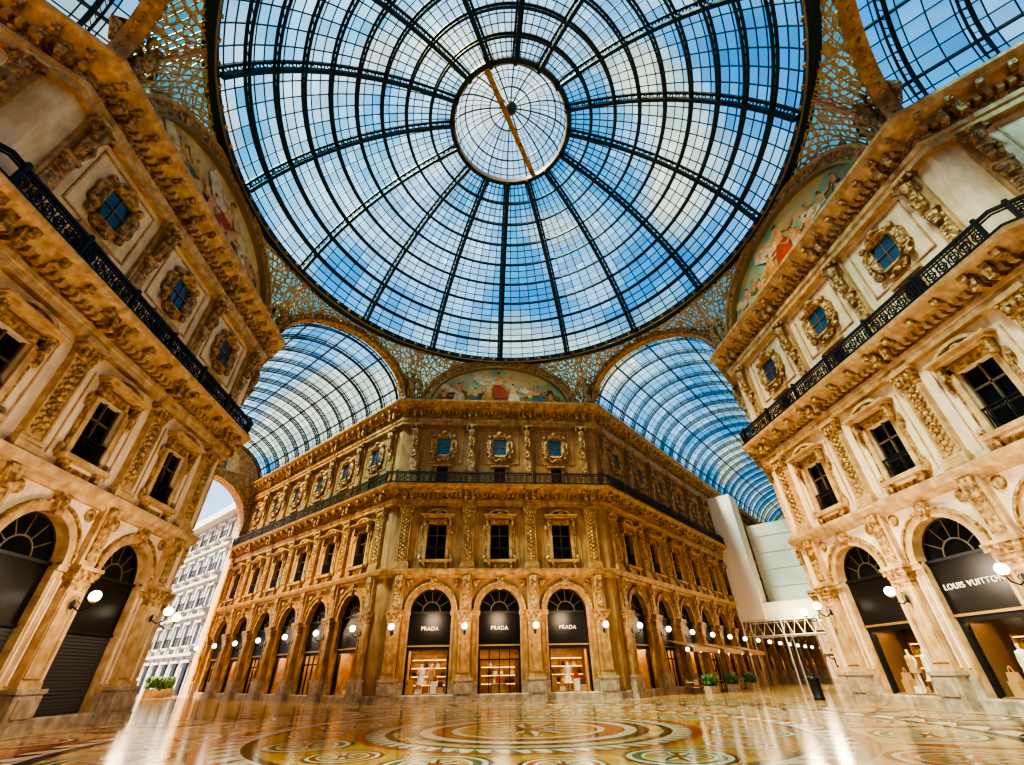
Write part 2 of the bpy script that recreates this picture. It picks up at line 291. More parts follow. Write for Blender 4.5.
def pil(wall,trim):
    m=MB()
    m.b(-.68,.68,0,.62,0,.3,'stone'); m.b(-.6,.6,0,.55,.3,1.15,'stone'); m.b(-.66,.66,0,.6,1.15,1.3,'stone'); m.b(-.4,.4,.55,.6,.45,1.0,'stone')
    m.b(-.5,.5,0,.42,1.3,1.5,trim); m.b(-.44,.44,0,.34,1.5,4.5,trim)
    for u in (-.4,.3): m.b(u,u+.1,.34,.39,1.6,4.4,trim)
    for z in (1.6,4.3): m.b(-.3,.3,.34,.39,z,z+.1,trim)
    for k,(hw,w) in enumerate(((.47,.38),(.5,.42),(.54,.48),(.6,.55))): m.b(-hw,hw,0,w,4.5+.18*k,4.5+.18*(k+1)+.005,'carved')
    m.b(-.66,.66,0,.6,5.22,5.35,trim)
    m.b(-.42,.42,0,.28,5.35,Z1,trim); m.b(-.26,.26,.28,.34,5.6,7.3,'carved')
    m.prism([(-.2,6.9),(.2,6.9),(.28,Z1),(-.28,Z1)],.28,.48,'carved')
    m.b(-.56,.56,0,.4,8.2,8.5,trim); m.b(-.5,.5,0,.32,8.5,8.7,trim); m.b(-.44,.44,0,.24,8.7,12.1,trim)
    for u in (-.42,.34): m.b(u,u+.08,.24,.3,8.8,12.0,trim)
    for k in range(11):
        z=8.95+.29*k; m.sph((0,-.27,z),(.13,.12,.13),'carved',8,5)
        for sg in (-1,1): m.sph((sg*.2,-.26,z+.14),(.1,.09,.09),'carved',6,4)
    for k,(hw,w) in enumerate(((.46,.28),(.48,.34),(.53,.42))): m.b(-hw,hw,0,w,12.1+.22*k,12.1+.22*(k+1),'carved')
    for sg in (-1,1): m.sph((sg*.46,-.38,12.68),.13,'carved',8,5)
    for u in (-.25,0,.25): m.sph((u,-.4,12.4),(.11,.09,.17),'carved',6,5)
    m.b(-.6,.6,0,.5,12.78,Z2,trim)
    for u in (-.3,.3): m.prism([(u-.12,13.5),(u+.12,13.5),(u+.16,14.3),(u-.16,14.3)],.2,.85,'carved')
    m.b(-.5,.5,0,.35,Z3,15.5,trim); m.b(-.38,.38,0,.2,15.5,Z4,trim); m.b(-.26,.26,.2,.25,15.8,18.0,'carved')
    m.b(-.34,.34,0,.42,18.0,18.2,trim); m.prism([(-.15,17.4),(.15,17.4),(.28,18.0),(-.28,18.0)],.2,.4,'carved')
    figure(m,0,-.18,18.2,1.08,'carved'); m.b(-.45,.45,0,.6,20.35,20.52,trim)
    for u in (-.3,.3): m.prism([(u-.1,21.2),(u+.1,21.2),(u+.14,21.95),(u-.14,21.95)],.3,.8,'carved')
    return m
def sweep(m,path,prof,mat,closed=True):
    ns=[]
    for p,q in zip(path,path[1:]):
        d=(Vector(q)-Vector(p)).normalized(); ns.append(Vector((d.y,-d.x)))
    rows=[]
    for i,p in enumerate(path):
        if i==0: mt=ns[0]
        elif i==len(path)-1: mt=ns[-1]
        else: mt=(ns[i-1]+ns[i])/(1+ns[i-1].dot(ns[i]))
        rows.append([(p[0]+mt.x*w,p[1]+mt.y*w,h) for w,h in prof])
    m.addgrid(rows,mat,False,closeu=closed)
def along(path,step,w,fn,margin=.3):
    for p,q in zip(path,path[1:]):
        p=Vector(p);q=Vector(q); L=(q-p).length; d=(q-p)/L; n=Vector((d.y,-d.x)); N=max(1,int((L-2*margin)/step))
        for k in range(N+1):
            t=margin+(L-2*margin)*k/N; c=p+d*t+n*w; fn(c,d,n)
def obox(m,c,d,n,hu,hw,z0,z1,mat):
    P=[c-d*hu+n*hw,c+d*hu+n*hw,c+d*hu-n*hw,c-d*hu-n*hw]
    lo=[(p.x,p.y,z0) for p in P]; hi=[(p.x,p.y,z1) for p in P]; i=len(m.v); m.v+=lo+hi; k=m.mi(mat)
    for q in ((0,3,2,1),(4,5,6,7),(0,1,5,4),(1,2,6,5),(2,3,7,6),(3,0,4,7)): m.f.append(tuple(i+j for j in q)); m.m.append(k); m.sm.append(False)
def mould(path,trim,rail):
    m=MB()
    sweep(m,path,[(0,0),(.16,0),(.16,.35),(.1,.42),(0,.42)],'stone')
    sweep(m,path,[(-.1,Z1-.15),(.2,Z1-.15),(.22,Z1),(.4,Z1+.1),(.5,Z1+.3),(.52,8.15),(.3,8.2),(-.1,8.2)],trim)
    sweep(m,path,[(-.3,Z2-.02),(.34,Z2-.02),(.34,13.25),(.4,13.3),(.4,13.5),(.28,13.55)],trim,False)
    sweep(m,path,[(.28,13.55),(.28,13.95)],'carved',False)
    sweep(m,path,[(.28,13.95),(.5,14.0),(.6,14.15),(.95,14.3),(1.15,14.42),(1.2,14.6),(-.3,14.6)],trim,False)
    sweep(m,path,[(-.3,Z4-.02),(.36,Z4-.02),(.36,20.8),(.44,20.85),(.44,21.1),(.3,21.15)],trim,False)
    sweep(m,path,[(.3,21.15),(.3,21.8)],'carved',False)
    sweep(m,path,[(.3,21.8),(.5,21.85),(.6,22.0),(1.0,22.2),(1.1,22.35),(1.25,22.5),(1.25,22.68),(-.3,22.75)],trim,False)
    along(path,.36,.42,lambda c,d,n:obox(m,c,d,n,.1,.14,13.72,14.0,trim))
    along(path,.36,.45,lambda c,d,n:obox(m,c,d,n,.1,.16,21.55,21.86,trim))
    along(path,1.25,.7,lambda c,d,n:obox(m,c,d,n,.14,.3,14.0,14.32,'carved'))
    along(path,1.0,.75,lambda c,d,n:obox(m,c,d,n,.13,.3,21.95,22.25,'carved'))
    def fr(c,d,n): m.sph((c.x,c.y,21.35),(.16,.16,.16),'carved',6,4)
    along(path,.62,.3,fr)
    for z,r in ((15.6,.06),(14.78,.05),(15.42,.03)):
        sweep(m,path,[(1.0-r,z-r),(1.0+r,z-r),(1.0+r,z+r),(1.0-r,z+r)],rail)
    along(path,.16,1.0,lambda c,d,n:obox(m,c,d,n,.018,.018,14.6,15.5,rail),.1)
    def ring(c,d,n):
        for rz,rr in ((15.1,.2),(15.1,.09)):
            m.tube([(c.x+d.x*rr*math.cos(a),c.y+d.y*rr*math.cos(a),rz+rr*math.sin(a)) for a in [2*pi*k/8 for k in range(8)]],.035,rail,4,closed=True)
    along(path,.5,1.0,ring,.3)
    along(path,2.5,1.0,lambda c,d,n:obox(m,c,d,n,.07,.07,14.6,15.8,rail),.1)
    return m
lm=MB()
lm.sph((0,-.1,0),(.1,.05,.18),'iron',8,5)
lm.tube([(0,-.1,-.05),(0,-.4,-.22),(0,-.7,-.12),(0,-.78,.05)],.03,'iron',6)
lm.tube([(0,-.25,-.15),(0,-.35,.05),(0,-.22,.12)],.02,'iron',5)
lm.lathe([(.02,0),(.1,.03),(.12,.08),(.05,.1)],(0,-.78,.03),'brass',8); lm.sph((0,-.78,.3),.2,'globe',14,10)
LAMP=lm.mesh('wall_lamp')
bays={}
def getbay(k,w,t):
    if (k,w) not in bays: bays[(k,w)]=bay(k,w,t).mesh('bay_'+k)
    return bays[(k,w)]
pils={}
def block(name,alpha,nl,nr,kinds,wall,trim,armk,front=True,sky='mural_tan',rail='iron'):
    e=obj(name,None,rz=alpha); s2=math.sqrt(.5)
    tl=(1.2+5*nl)*s2; tr=(1.2+5*nr)*s2
    path=[(-C-tl,A+tl),(-C,A),(C,A),(C+tr,A+tr)]
    obj('mouldings',mould(path,trim,rail).mesh('mouldings'),parent=e)
    st=MB(); q=1.2*s2
    sweep(st,[(-C-q,A+q),(-C,A),(-7.5,A)],[(0,0),(0,Z5)],wall,False); sweep(st,[(7.5,A),(C,A),(C+q,A+q)],[(0,0),(0,Z5)],wall,False)
    n=32
    for i in range(n):
        a0=pi*i/n;a1=pi*(i+1)/n; hw,hz=6.7,4.5
        st.face([(0,A-.02,Z5),(hw*math.cos(a0),A-.02,Z5+hz*math.sin(a0)),(hw*math.cos(a1),A-.02,Z5+hz*math.sin(a1))],sky)
    bm=MB(); bm.band(0,(6.7,4.5),(7.4,5.2),-.1,.3,'carved',n=40); bm.band(0,(6.62,4.42),(6.78,4.58),-.1,.42,'brass',n=40); bm.band(0,(7.4,5.2),(7.6,5.4),-.1,.4,trim,n=40)
    bm.prism([(-6.6,0),(6.6,0),(6.0,1.2),(4.5,1.9),(3,1.3),(1.5,1.0),(-1,1.5),(-3.0,1.3),(-4.6,2.3),(-5.6,1.7)],.03,.05,'mural_ground')
    rnd=random.Random(len(name)*7+int(alpha*10)); L=[.05]
    def lim(u): return 4.15*math.sqrt(max(0,1-(u/6.4)**2))
    def person(u,z,hh,lean,robe,s_,wing=False):
        hh=min(hh,max(.6,lim(u+lean)-z)); L[0]+=.004; w0=L[0]; k=hh/1.9
        if wing:
            bm.prism([(u+lean-.1*k,z+hh*.7),(u+lean-1.5*k,z+hh*1.0),(u+lean-1.7*k,z+hh*.75),(u+lean-1.0*k,z+hh*.45),(u+lean-.2*k,z+hh*.5)],w0-.003,w0-.001,'robe_white')
        bm.prism([(u-.55*k,z),(u-.1*k,z-.1),(u+.5*k,z),(u+(.45+lean*.5)*k,z+hh*.38),(u+.22*k+lean,z+hh*.55),(u-.22*k+lean,z+hh*.55),(u-.45*k+lean*.4,z+hh*.3)],w0,w0+.003,robe)
        bm.prism([(u+lean-.2*k,z+hh*.5),(u+lean+.2*k,z+hh*.5),(u+lean+.28*k,z+hh*.8),(u+lean+.08*k,z+hh*.86),(u+lean-.08*k,z+hh*.86),(u+lean-.28*k,z+hh*.8)],w0,w0+.004,'skin_paint')
        bm.prism([(u+lean+.11*k*math.cos(t),z+hh*.93+.14*k*math.sin(t)) for t in [2*pi*j/10 for j in range(10)]],w0,w0+.005,'skin_paint')
        bm.prism([(u+lean+.12*k*math.cos(t),z+hh*.985+.08*k*math.sin(t)) for t in [2*pi*j/8 for j in range(8)]],w0,w0+.006,'robe_dark')
        for q in (s_,-s_):
            d_=.35 if q==s_ else -.15
            bm.prism([(u+lean+q*.22*k,z+hh*.80),(u+lean+q*.26*k,z+hh*.70),(u+lean+q*.6*k,z+hh*(.58+d_*.3)),(u+lean+q*.95*k,z+hh*(.7+d_*.5)),(u+lean+q*.92*k,z+hh*(.75+d_*.5)),(u+lean+q*.58*k,z+hh*(.66+d_*.3))],w0,w0+.0045,'skin_paint')
    for k in range(7): person(-5.1+k*1.65+rnd.uniform(-.3,.3),.7+rnd.random()*.8,1.3+rnd.random()*.4,rnd.uniform(-.3,.3),rnd.choice(['robe_dark','robe_ochre','robe_green']),rnd.choice((-1,1)))
    for k,(u,z,hh,robe) in enumerate(((-5.2,.1,1.7,'robe_red'),(-3.9,.5,2.1,'robe_white'),(-2.6,.15,1.9,'robe_blue'),(-1.2,.5,2.3,'robe_ochre'),(.1,1.0,3.0,'robe_red'),(1.4,.4,2.2,'robe_white'),(2.8,.15,1.9,'robe_green'),(4.1,.4,2.0,'robe_blue'),(5.3,.1,1.6,'robe_ochre'))):
        person(u,z,hh,rnd.uniform(-.35,.35),robe,rnd.choice((-1,1)),k in (1,4,7))
    obj('lunette_mural',bm.mesh('lunette'),loc=(0,A,Z5),parent=e)
    obj('corner_walls',st.mesh('strip'),parent=e)
    if wall not in pils: pils[wall]=pil(wall,trim).mesh('pilaster')
    def put(x,y,r,what,me):
        obj(what,me,(x,y,0),r,e)
        if what=='pilaster':
            M=Matrix.Rotation(alpha,4,'Z')@Matrix.Translation((x,y,0))@Matrix.Rotation(r,4,'Z')@Matrix.Translation((0,-.38,4.0))
            o=obj('wall_lamp',LAMP); o.matrix_world=M
    for k,u in zip(kinds,(-5,0,5)): put(u,A,0,'bay',getbay(k,wall,trim))
    if front:
        for u in (-7.5,-2.5,2.5,7.5): put(u,A,0,'pilaster',pils[wall])
    for sg,nn in ((-1,nl),(1,nr)):
        for k in range(nn):
            d=1.2+2.5+5*k; put(sg*(C+d*s2),A+d*s2,sg*pi/4,'bay',getbay(armk[k%len(armk)],wall,trim))
        for k in range(nn+1):
            d=1.2+5*k; put(sg*(C+d*s2),A+d*s2,sg*pi/4,'pilaster',pils[wall])
    sm=MB()
    for sg in (-1,1):
        o=Vector((sg*-.38,-.92)); figure(sm,sg*(C-.1),A-.3,Z5,1.5,'carved',(o.x,o.y))
        for q in (-1,1):
            sm.tube([(sg*C+q*.2,A-.5,Z5+2.2),(sg*C+q*.8,A-.4,Z5+2.9),(sg*C+q*1.1,A-.3,Z5+2.0),(sg*C+q*.8,A-.3,Z5+1.0)],[.12,.3,.25,.06],'carved',6)
        sm.sph((sg*C,A-.4,Z5+.3),(.8,.5,.35),'carved',10,6)
    obj('corner_statues',sm.mesh('statues'),parent=e)
    return e
pi2=pi/2
NL=6; LL=1.2+5*NL
block('wall_center',0,NL,13,('display','door','display'),'wall_gold','trim_gold_shade',('display','door'),sky='mural_sky',rail='iron_brown')
block('wall_right',-pi2,13,4,('display_dark','display_dark','display_dark'),'wall_cream','trim',('display','door'),sky='mural_sky')
block('wall_left',pi2,4,NL,('shutter','shutter','shutter'),'wall_cream','trim',('shutter','shutter'))
block('wall_back',pi,4,4,('shutter','shutter','shutter'),'wall_cream','trim',('shutter','shutter'),False)

# ------------------------------------------------------------------ glass roof
def tint(p,seed=0):
    a=mnoise.noise(Vector(p)*.09+Vector((seed,3,1))); b_=mnoise.noise(Vector(p)*.25+Vector((7,seed,2))); c=mnoise.noise(Vector(p)*.11+Vector((1,9,seed+4)))
    t=.22+.9*a+.55*b_+random.uniform(-.13,.13); t=min(1,max(0,t))
    blue=Vector((.10,.37,.60)); wh=Vector((.70,.89,.92)); col=blue.lerp(wh,t)
    y=min(1,max(0,(c-{11:-.05,12:.06}.get(seed,.18))*4)); col=col.lerp(Vector((.95,.86,.50)),y*.7)
    if seed==5: col=col.lerp(Vector((.95,.95,.86)),.65)
    return (*(col*random.uniform(.80,1.06)),1)
def panes(name,grid,cu=False,seed=0,parent=None):
    m=MB(); m.addgrid(grid,'pane',False,closeu=cu); me=m.mesh(name); ca=me.color_attributes.new('tint','FLOAT_COLOR','CORNER')
    for p in me.polygons:
        c=tint(p.center,seed)
        for li in p.loop_indices: ca.data[li].color=c
    return me
RR=17.8; ZR=28.2; KZ=8.6; RHO=math.sqrt(RR**2+KZ**2); R0=4.7
a_s=math.asin(RR/RHO); a_e=math.asin(R0/RHO); ZC=ZR-KZ
def dp(az,t,dr=0):
    a=a_s+(a_e-a_s)*t; r=RHO+dr; return Vector((r*math.sin(a)*math.sin(az),r*math.sin(a)*math.cos(az),ZC+r*math.cos(a)))
dome=obj('glass_dome',None)
NR=27; NA=96
obj('panes',panes('dome_panes',[[dp(2*pi*i/NA,j/NR) for i in range(NA)] for j in range(NR+1)],True,1),parent=dome)
d=MB()
for i in range(NA):
    az=2*pi*i/NA
    if i%6==0:
        side=Vector((math.cos(az),-math.sin(az),0))
        for q in (-.2,.2): d.tube([dp(az,t/18,-.12)+side*q for t in range(19)],.11,'rib',4)
        d.tube([dp(az,t/18,-.55) for t in range(19)],.17,'rib',4)
        for t in range(37):
            p0=dp(az,t/36,-.12); d.tube([p0-side*.2,p0+side*.2],.05,'rib',4); d.tube([p0-side*.2,dp(az,min(1,(t+.5)/36),-.55),p0+side*.2],.045,'rib',4)
    else: d.tube([dp(az,t/14) for t in range(15)],.042,'rib',4)
for j in range(1,NR):
    big=(j%3==0)
    if big:
        d.tube([dp(2*pi*i/NA,j/NR,-.1) for i in range(NA)],.11,'rib',4,closed=True); d.tube([dp(2*pi*i/NA,j/NR,-.42) for i in range(NA)],.11,'rib',4,closed=True)
        for i in range(NA): d.tube([dp(2*pi*i/NA,j/NR,-.1),dp(2*pi*(i+.5)/NA,j/NR,-.42),dp(2*pi*(i+1)/NA,j/NR,-.1)],.035,'rib',4)
    else: d.tube([dp(2*pi*i/NA,j/NR,-.03) for i in range(NA)],.042,'rib',4,closed=True)
def ringbox(m,r0,r1,z0,z1,mat,n=96): m.addgrid([[(r*math.sin(2*pi*i/n),r*math.cos(2*pi*i/n),z) for r,z in ((r0,z0),(r1,z0),(r1,z1),(r0,z1))] for i in range(n)],mat,False,closeu=True,closev=True)
zo=dp(0,1).z
ringbox(d,R0-.1,R0+.25,zo-.3,zo+.1,'rib'); ringbox(d,R0-.16,R0-.08,zo-.35,zo+.1,'ring_metal')
ringbox(d,RR-.25,RR+.35,ZR-.45,ZR+.15,'rib'); ringbox(d,RR-.32,RR-.25,ZR-.5,ZR-.38,'brass')
for i in range(96):
    a=2*pi*(i+.5)/96; d.sph(((RR-.28)*math.sin(a),(RR-.28)*math.cos(a),ZR-.15),.16,'carved',6,4)
HC=3.3
def cp(az,t): a=t*pi/2; r=(R0-.1)*math.cos(a); return Vector((r*math.sin(az),r*math.cos(az),zo+HC*math.sin(a)))
obj('lantern_panes',panes('cap',[[cp(2*pi*i/48,j/8) for i in range(48)] for j in range(9)],True,5),parent=dome)
for i in range(48):
    az=2*pi*i/48; d.tube([cp(az,j/8) for j in range(9 if i%3==0 else 7)],.07 if i%3==0 else .035,'rib',4)
for j in range(1,8): d.tube([cp(2*pi*i/48,j/8) for i in range(48)],.07 if j in(3,6) else .04,'rib',4,closed=True)
d.lathe([(0,-.6),(.35,-.5),(.5,-.2),(.6,.1),(.2,.4)],(0,0,zo+HC-.1),'rib',12)
for q in (-.2,.2): d.tube([(2.3+q,4.0,zo+.1),(-2.2+q,-4.1,zo+.1)],.05,'trim_gold_shade',4)
d.face([(2.1,4.0,zo+.15),(2.5,4.0,zo+.15),(-2.0,-4.1,zo+.15),(-2.4,-4.1,zo+.15)],'trim_gold_shade')
obj('ribs',d.mesh('dome_ribs'),parent=dome)
pm=MB(); pb=MB()
def pend(mid,dirv,half,fz):
    n=24; rows=[]
    for i in range(n+1):
        u=half*math.sin(-pi/2+pi*i/n); B=Vector((mid[0]+dirv[0]*u,mid[1]+dirv[1]*u,fz(u))); q=Vector((B.x,B.y,0)).normalized()*RR; Q=Vector((q.x,q.y,ZR-.2))
        rows.append([B.lerp(Q,k/4) for k in range(5)])
    pm.addgrid(rows,'lace',True)
    pb.tube([r[0] for r in rows],.14,'rib',4)
    for i in range(0,n,1):
        for k in range(4):
            if (rows[i][k]-rows[i+1][k+1]).length>.4:
                pb.tube([rows[i][k],rows[i+1][k+1]],.04,'bag_tan',4); pb.tube([rows[i+1][k],rows[i][k+1]],.04,'bag_tan',4)
ho=(A-C)*math.sqrt(.5); mo=(A+C)/2
for s in range(4):
    a=s*pi2; ca,sa=math.cos(a),math.sin(a); rot=lambda x,y:(x*ca-y*sa,x*sa+y*ca)
    pend(rot(0,A),rot(1,0),C,lambda u:Z5+5.4*math.sqrt(max(0,1-(u/7.6)**2)))
    pend(rot(mo,mo),rot(math.sqrt(.5),-math.sqrt(.5)),ho,lambda u:Z5+5.2*math.sqrt(max(0,1-(u/ho)**2)))
pe=obj('pendentive_tracery',None); obj('tracery',pm.mesh('tracery'),parent=pe); obj('bars',pb.mesh('bars'),parent=pe)
def vault(rz,L,seed):
    e=obj('glass_vault',None,rz=rz); D=math.hypot(mo,mo)
    def vp(a,y,dr=0): return Vector(((ho+dr)*math.cos(a),D+y,Z5+(5.2+dr)*math.sin(a)))
    na=22; ny=int(L/.83)
    obj('panes',panes('vault_panes',[[vp(pi*i/na,L*j/ny) for i in range(na+1)] for j in range(ny+1)],False,seed),parent=e)
    m=MB()
    for i in range(1,na): m.tube([vp(pi*i/na,0),vp(pi*i/na,L)],.09 if i in (3,7,15,19,11) else .035,'rib',4)
    for j in range(ny+1): m.tube([vp(pi*i/na,L*j/ny) for i in range(na+1)],.03,'rib',4)
    y=1.2
    while y<L+.1:
        for q in (-.16,.16): m.tube([vp(pi*i/na,y+q,-.1) for i in range(na+1)],.06,'rib',4)
        m.tube([vp(pi*i/na,y,-.4) for i in range(na+1)],.07,'rib',4)
        for i in range(na*2): 
            m.tube([vp(pi*i/na/2,y-.16,-.1),vp(pi*(i+.5)/na/2,y,-.4),vp(pi*i/na/2,y+.16,-.1)],.025,'rib',4)
        y+=2.5
    obj('ribs',m.mesh('vault_ribs'),parent=e)
    b2=MB(); b2.band(0,(ho-.55,4.65),(ho,5.2),-.3,.3,'carved',n=40); b2.band(0,(ho-.62,4.58),(ho-.52,4.68),-.3,.38,'trim_gold_shade',n=40)
    for i in range(1,36):
        a=pi*i/36; b2.sph(((ho-.28)*math.cos(a),-.3,4.93*math.sin(a)),.17,'carved',6,4)
        b2.sph(((ho-.6)*math.cos(a),0,4.6*math.sin(a)),.13,'carved',6,4)
    obj('arch_band',b2.mesh('arch_band'),(0,D,Z5),parent=e)
vault(pi/4,LL,11); vault(-pi/4,66.2,12); vault(3*pi/4,21.2,13); vault(-3*pi/4,21.2,14)
def endwall(name,rz,L,hw=5.2,sp=17.3,rs=5.2):
    D=math.hypot(mo,mo)+L; m=MB(); N=40
    zt=lambda u:Z5+5.2*math.sqrt(max(0,1-(u/ho)**2))
    zb=lambda u:sp+rs*math.sqrt(max(0,1-(u/hw)**2))
    us=[-ho]+[-hw*math.cos(pi*i/N) for i in range(N+1)]+[ho]
    for a,b_ in zip(us,us[1:]):
        md=(a+b_)/2
        if abs(md)>hw: za=zc=0
        else: za,zc=zb(a),zb(b_)
        for y in (0,1.6): m.face([(a,y,za),(b_,y,zc),(b_,y,zt(b_)),(a,y,zt(a))],'trim_gold_shade')
        if za or zc: m.face([(a,0,za),(b_,0,zc),(b_,1.6,zc),(a,1.6,za)],'carved')
    for s in (-1,1):
        m.face([(s*hw,0,0),(s*hw,1.6,0),(s*hw,1.6,sp),(s*hw,0,sp)],'trim')
        m.b(*sorted((s*(hw-.1),s*6.5)),0,.3,sp-.6,sp,'carved'); m.b(*sorted((s*(hw+.05),s*6.45)),0,.2,1.2,sp-.6,'trim_gold_shade'); m.b(*sorted((s*(hw-.05),s*6.5)),0,.35,0,1.2,'stone')
    m.band(sp,(hw,rs),(hw+.4,rs+.45),0,.25,'carved',n=36); m.prism([(-3.6,23.6),(3.6,23.6),(2.9,25.8),(1.4,27.0),(-1.4,27.0),(-2.9,25.8)],.0,.06,'mural_tan')
    for k in range(6):
        u=-2.5+k; m.prism([(u-.4,23.7),(u+.4,23.7),(u+.3,24.7),(u,25.3),(u-.3,24.7)],.07,.09,('robe_red','robe_blue','robe_white')[k%3])
    obj(name,m.mesh(name),(-math.sin(rz)*D,math.cos(rz)*D,0),rz)
endwall('wall_arch_left',pi/4,LL,5.95,16.8,5.95); endwall('wall_arch_right',-pi/4,66.2); endwall('wall_arch_back',3*pi/4,21.2); endwall('wall_arch_back',-3*pi/4,21.2)
# ------------------------------------------------------------------ floor + mosaic
f=MB(); f.face([(-130,-60,0),(130,-60,0),(130,150,0),(-130,150,0)],'floor_marble'); obj('floor',f.mesh('floor'))
g=MB()
def ann(cx,cy,r0,r1,z,mat,n=64,a0=0,a1=2*pi):
    g.addgrid([[(cx+r*math.cos(a0+(a1-a0)*i/n),cy+r*math.sin(a0+(a1-a0)*i/n),z) for i in range(n+1)] for r in (r0,r1)],mat)
def rosette(cx,cy,R,z=.006,n=8,c1='mc_red',c2='mc_ochre'):
    for r0,r1,mt in ((.9,1,'mc_dark'),(.8,.9,'mc_white'),(.64,.8,c1),(.58,.64,'mc_white'),(.0,.58,c2)): ann(cx,cy,R*r0,R*r1,z,mt,48)
    for k in range(n):
        a=2*pi*k/n; b_=pi/n
        for mt,da in (('mc_white',1),('mc_dark',-1)):
            g.face([(cx,cy,z+.003),(cx+R*.26*math.cos(a+da*b_),cy+R*.26*math.sin(a+da*b_),z+.003),(cx+R*.56*math.cos(a),cy+R*.56*math.sin(a),z+.003)],mt)
    ann(cx,cy,0,R*.14,z+.005,'mc_red',24)
for r0,r1,mt in ((0,4.2,'mc_cream'),(4.2,4.45,'mc_dark'),(4.45,5.0,'mc_white'),(5.0,5.3,'mc_red'),(5.3,7.9,'mc_ochre'),(7.9,8.15,'mc_dark'),(8.15,8.9,'mc_white'),(8.9,9.3,'mc_red'),(9.3,12.2,'mc_cream'),(12.2,12.6,'mc_dark'),(12.6,13.3,'mc_white'),(13.3,13.7,'mc_red'),(16.5,16.8,'mc_dark'),(16.8,17.1,'mc_white')): ann(0,0,r0,r1,.004,mt,96)
rosette(0,0,3.8,n=12,c2='mc_ochre')
for k in range(8):
    a=2*pi*k/8+pi/8; rosette(6.58*math.cos(a),6.58*math.sin(a),1.2,c1='mc_green'); rosette(6.58*math.cos(a+pi/8),6.58*math.sin(a+pi/8),.9,c1='mc_red')
    rosette(10.75*math.cos(a+pi/8),10.75*math.sin(a+pi/8),1.4); rosette(10.75*math.cos(a),10.75*math.sin(a),1.3,c1='mc_green')
    rosette(15.05*math.cos(a),15.05*math.sin(a),1.3,c1='mc_green'); rosette(15.05*math.cos(a+pi/8),15.05*math.sin(a+pi/8),1.3)
    for q in (-1,1):
        for rr_,w_,mt in ((10.75,.35,'mc_red'),(15.05,.35,'mc_dark')):
            b_=a+q*pi/16; c_,s_=math.cos(b_),math.sin(b_)
            g.face([((rr_-1.2)*c_,(rr_-1.2)*s_,.007),(rr_*math.cos(b_+w_/rr_),rr_*math.sin(b_+w_/rr_),.007),((rr_+1.2)*c_,(rr_+1.2)*s_,.007),(rr_*math.cos(b_-w_/rr_),rr_*math.sin(b_-w_/rr_),.007)],mt)
for k in range(64):
    a=2*pi*k/64
    for r0,r1,mt in ((8.15,8.9,'mc_red'),(12.6,13.3,'mc_dark'),(4.45,5.0,'mc_green'),(16.8,17.1,'mc_red')):
        g.face([(r0*math.cos(a),r0*math.sin(a),.007),(r1*math.cos(a+.01),r1*math.sin(a+.01),.007),(r1*math.cos(a+.07),r1*math.sin(a+.07),.007)],mt)
obj('floor_mosaic',g.mesh('floor_mosaic'))
# ------------------------------------------------------------------ street building
def street(L,H,nf,nb,st='white'):
    m=MB(); fh=(H-2)/nf; bw=L/nb
    for fl in range(nf):
        z0=fl*fh
        for k in range(nb):
            u=-L/2+bw*(k+.5); hw=.8 if fl else 1.2; a,b_,c,d_=u-hw,u+hw,z0+.9*(fl>0),z0+fh-1.0
            us=(u-bw/2,a,b_,u+bw/2); zs=(z0,c,d_,z0+fh)
            for i in range(3):
                for j in range(3):
                    if (i==1 and j==1): continue
                    m.face([(us[i],0,zs[j]),(us[i+1],0,zs[j]),(us[i+1],0,zs[j+1]),(us[i],0,zs[j+1])],st)
            m.face([(a,.3,c),(b_,.3,c),(b_,.3,d_),(a,.3,d_)],'win')
            for x in (a,b_): m.b(x-.15,x+.15,0,.15,c,d_,st)
            m.b(a-.3,b_+.3,0,.45,d_,d_+.25,st); m.b(u-.04,u+.04,-.28,-.2,c,d_,st)
            m.b(u-bw/2-.25,u-bw/2+.25,0,.2,z0,z0+fh-.3,st)
            if fl: 
                m.b(a-.4,b_+.4,0,.9,z0+.5,z0+.7,st)
                m.b(a-.4,b_+.4,.82,.88,z0+1.6,z0+1.7,'iron')
                for q in range(10): x=a-.4+(b_-a+.8)*q/9; m.b(x-.03,x+.03,.83,.87,z0+.7,z0+1.6,'iron')
        m.b(-L/2,L/2,0,.6,z0+fh-.3,z0+fh,st)
    m.b(-L/2-.5,L/2+.5,-6,1.2,H-2,H-1.4,st); m.b(-L/2,L/2,-6,.3,H-1.4,H,st)
    m.b(-L/2,-L/2+.02,-12,0,0,H-2,st); m.b(L/2-.02,L/2,-12,0,0,H-2,st)
    return m
u45=math.sqrt(.5)
def armL(y,x): return (-u45*y+u45*x, u45*y+u45*x)
def armR(y,x): return (u45*y+u45*x, u45*y-u45*x)
EL=18.9+LL
obj('street_building',street(34,23,5,9).mesh('street_building'),(*armL(EL+23,7.5),0),-pi/4)
obj('street_building',street(40,23,5,10).mesh('street_building2'),(*armL(EL+64,-8),0),pi/4)
obj('street_building',street(40,23,5,10,'tan_stone').mesh('street_building3'),(*armR(18.9+66.2+22,0),0),-pi/4)
h=MB()
bx=lambda m,*a: m.xyz(*a)
bx(h,-6.3,-3.4,48,51,6.2,21,'hoard'); bx(h,-3.4,2.5,52,58,8,17.5,'grey'); bx(h,2.5,6,52,58,8,15,'grey'); bx(h,-3.4,6.3,49,52,6.2,8,'hoard')
for z in (10,12,14,16): h.tube([(-3.4,51.95,z),(2.5 if z>15 else 6,51.95,z)],.035,'hoard',4)
for x in (-6.2,-2,2.2,6.2):
    for y in (48.2,51.5): h.tube([(x,y,0),(x,y,6.2)],.08,'paint_white',6)
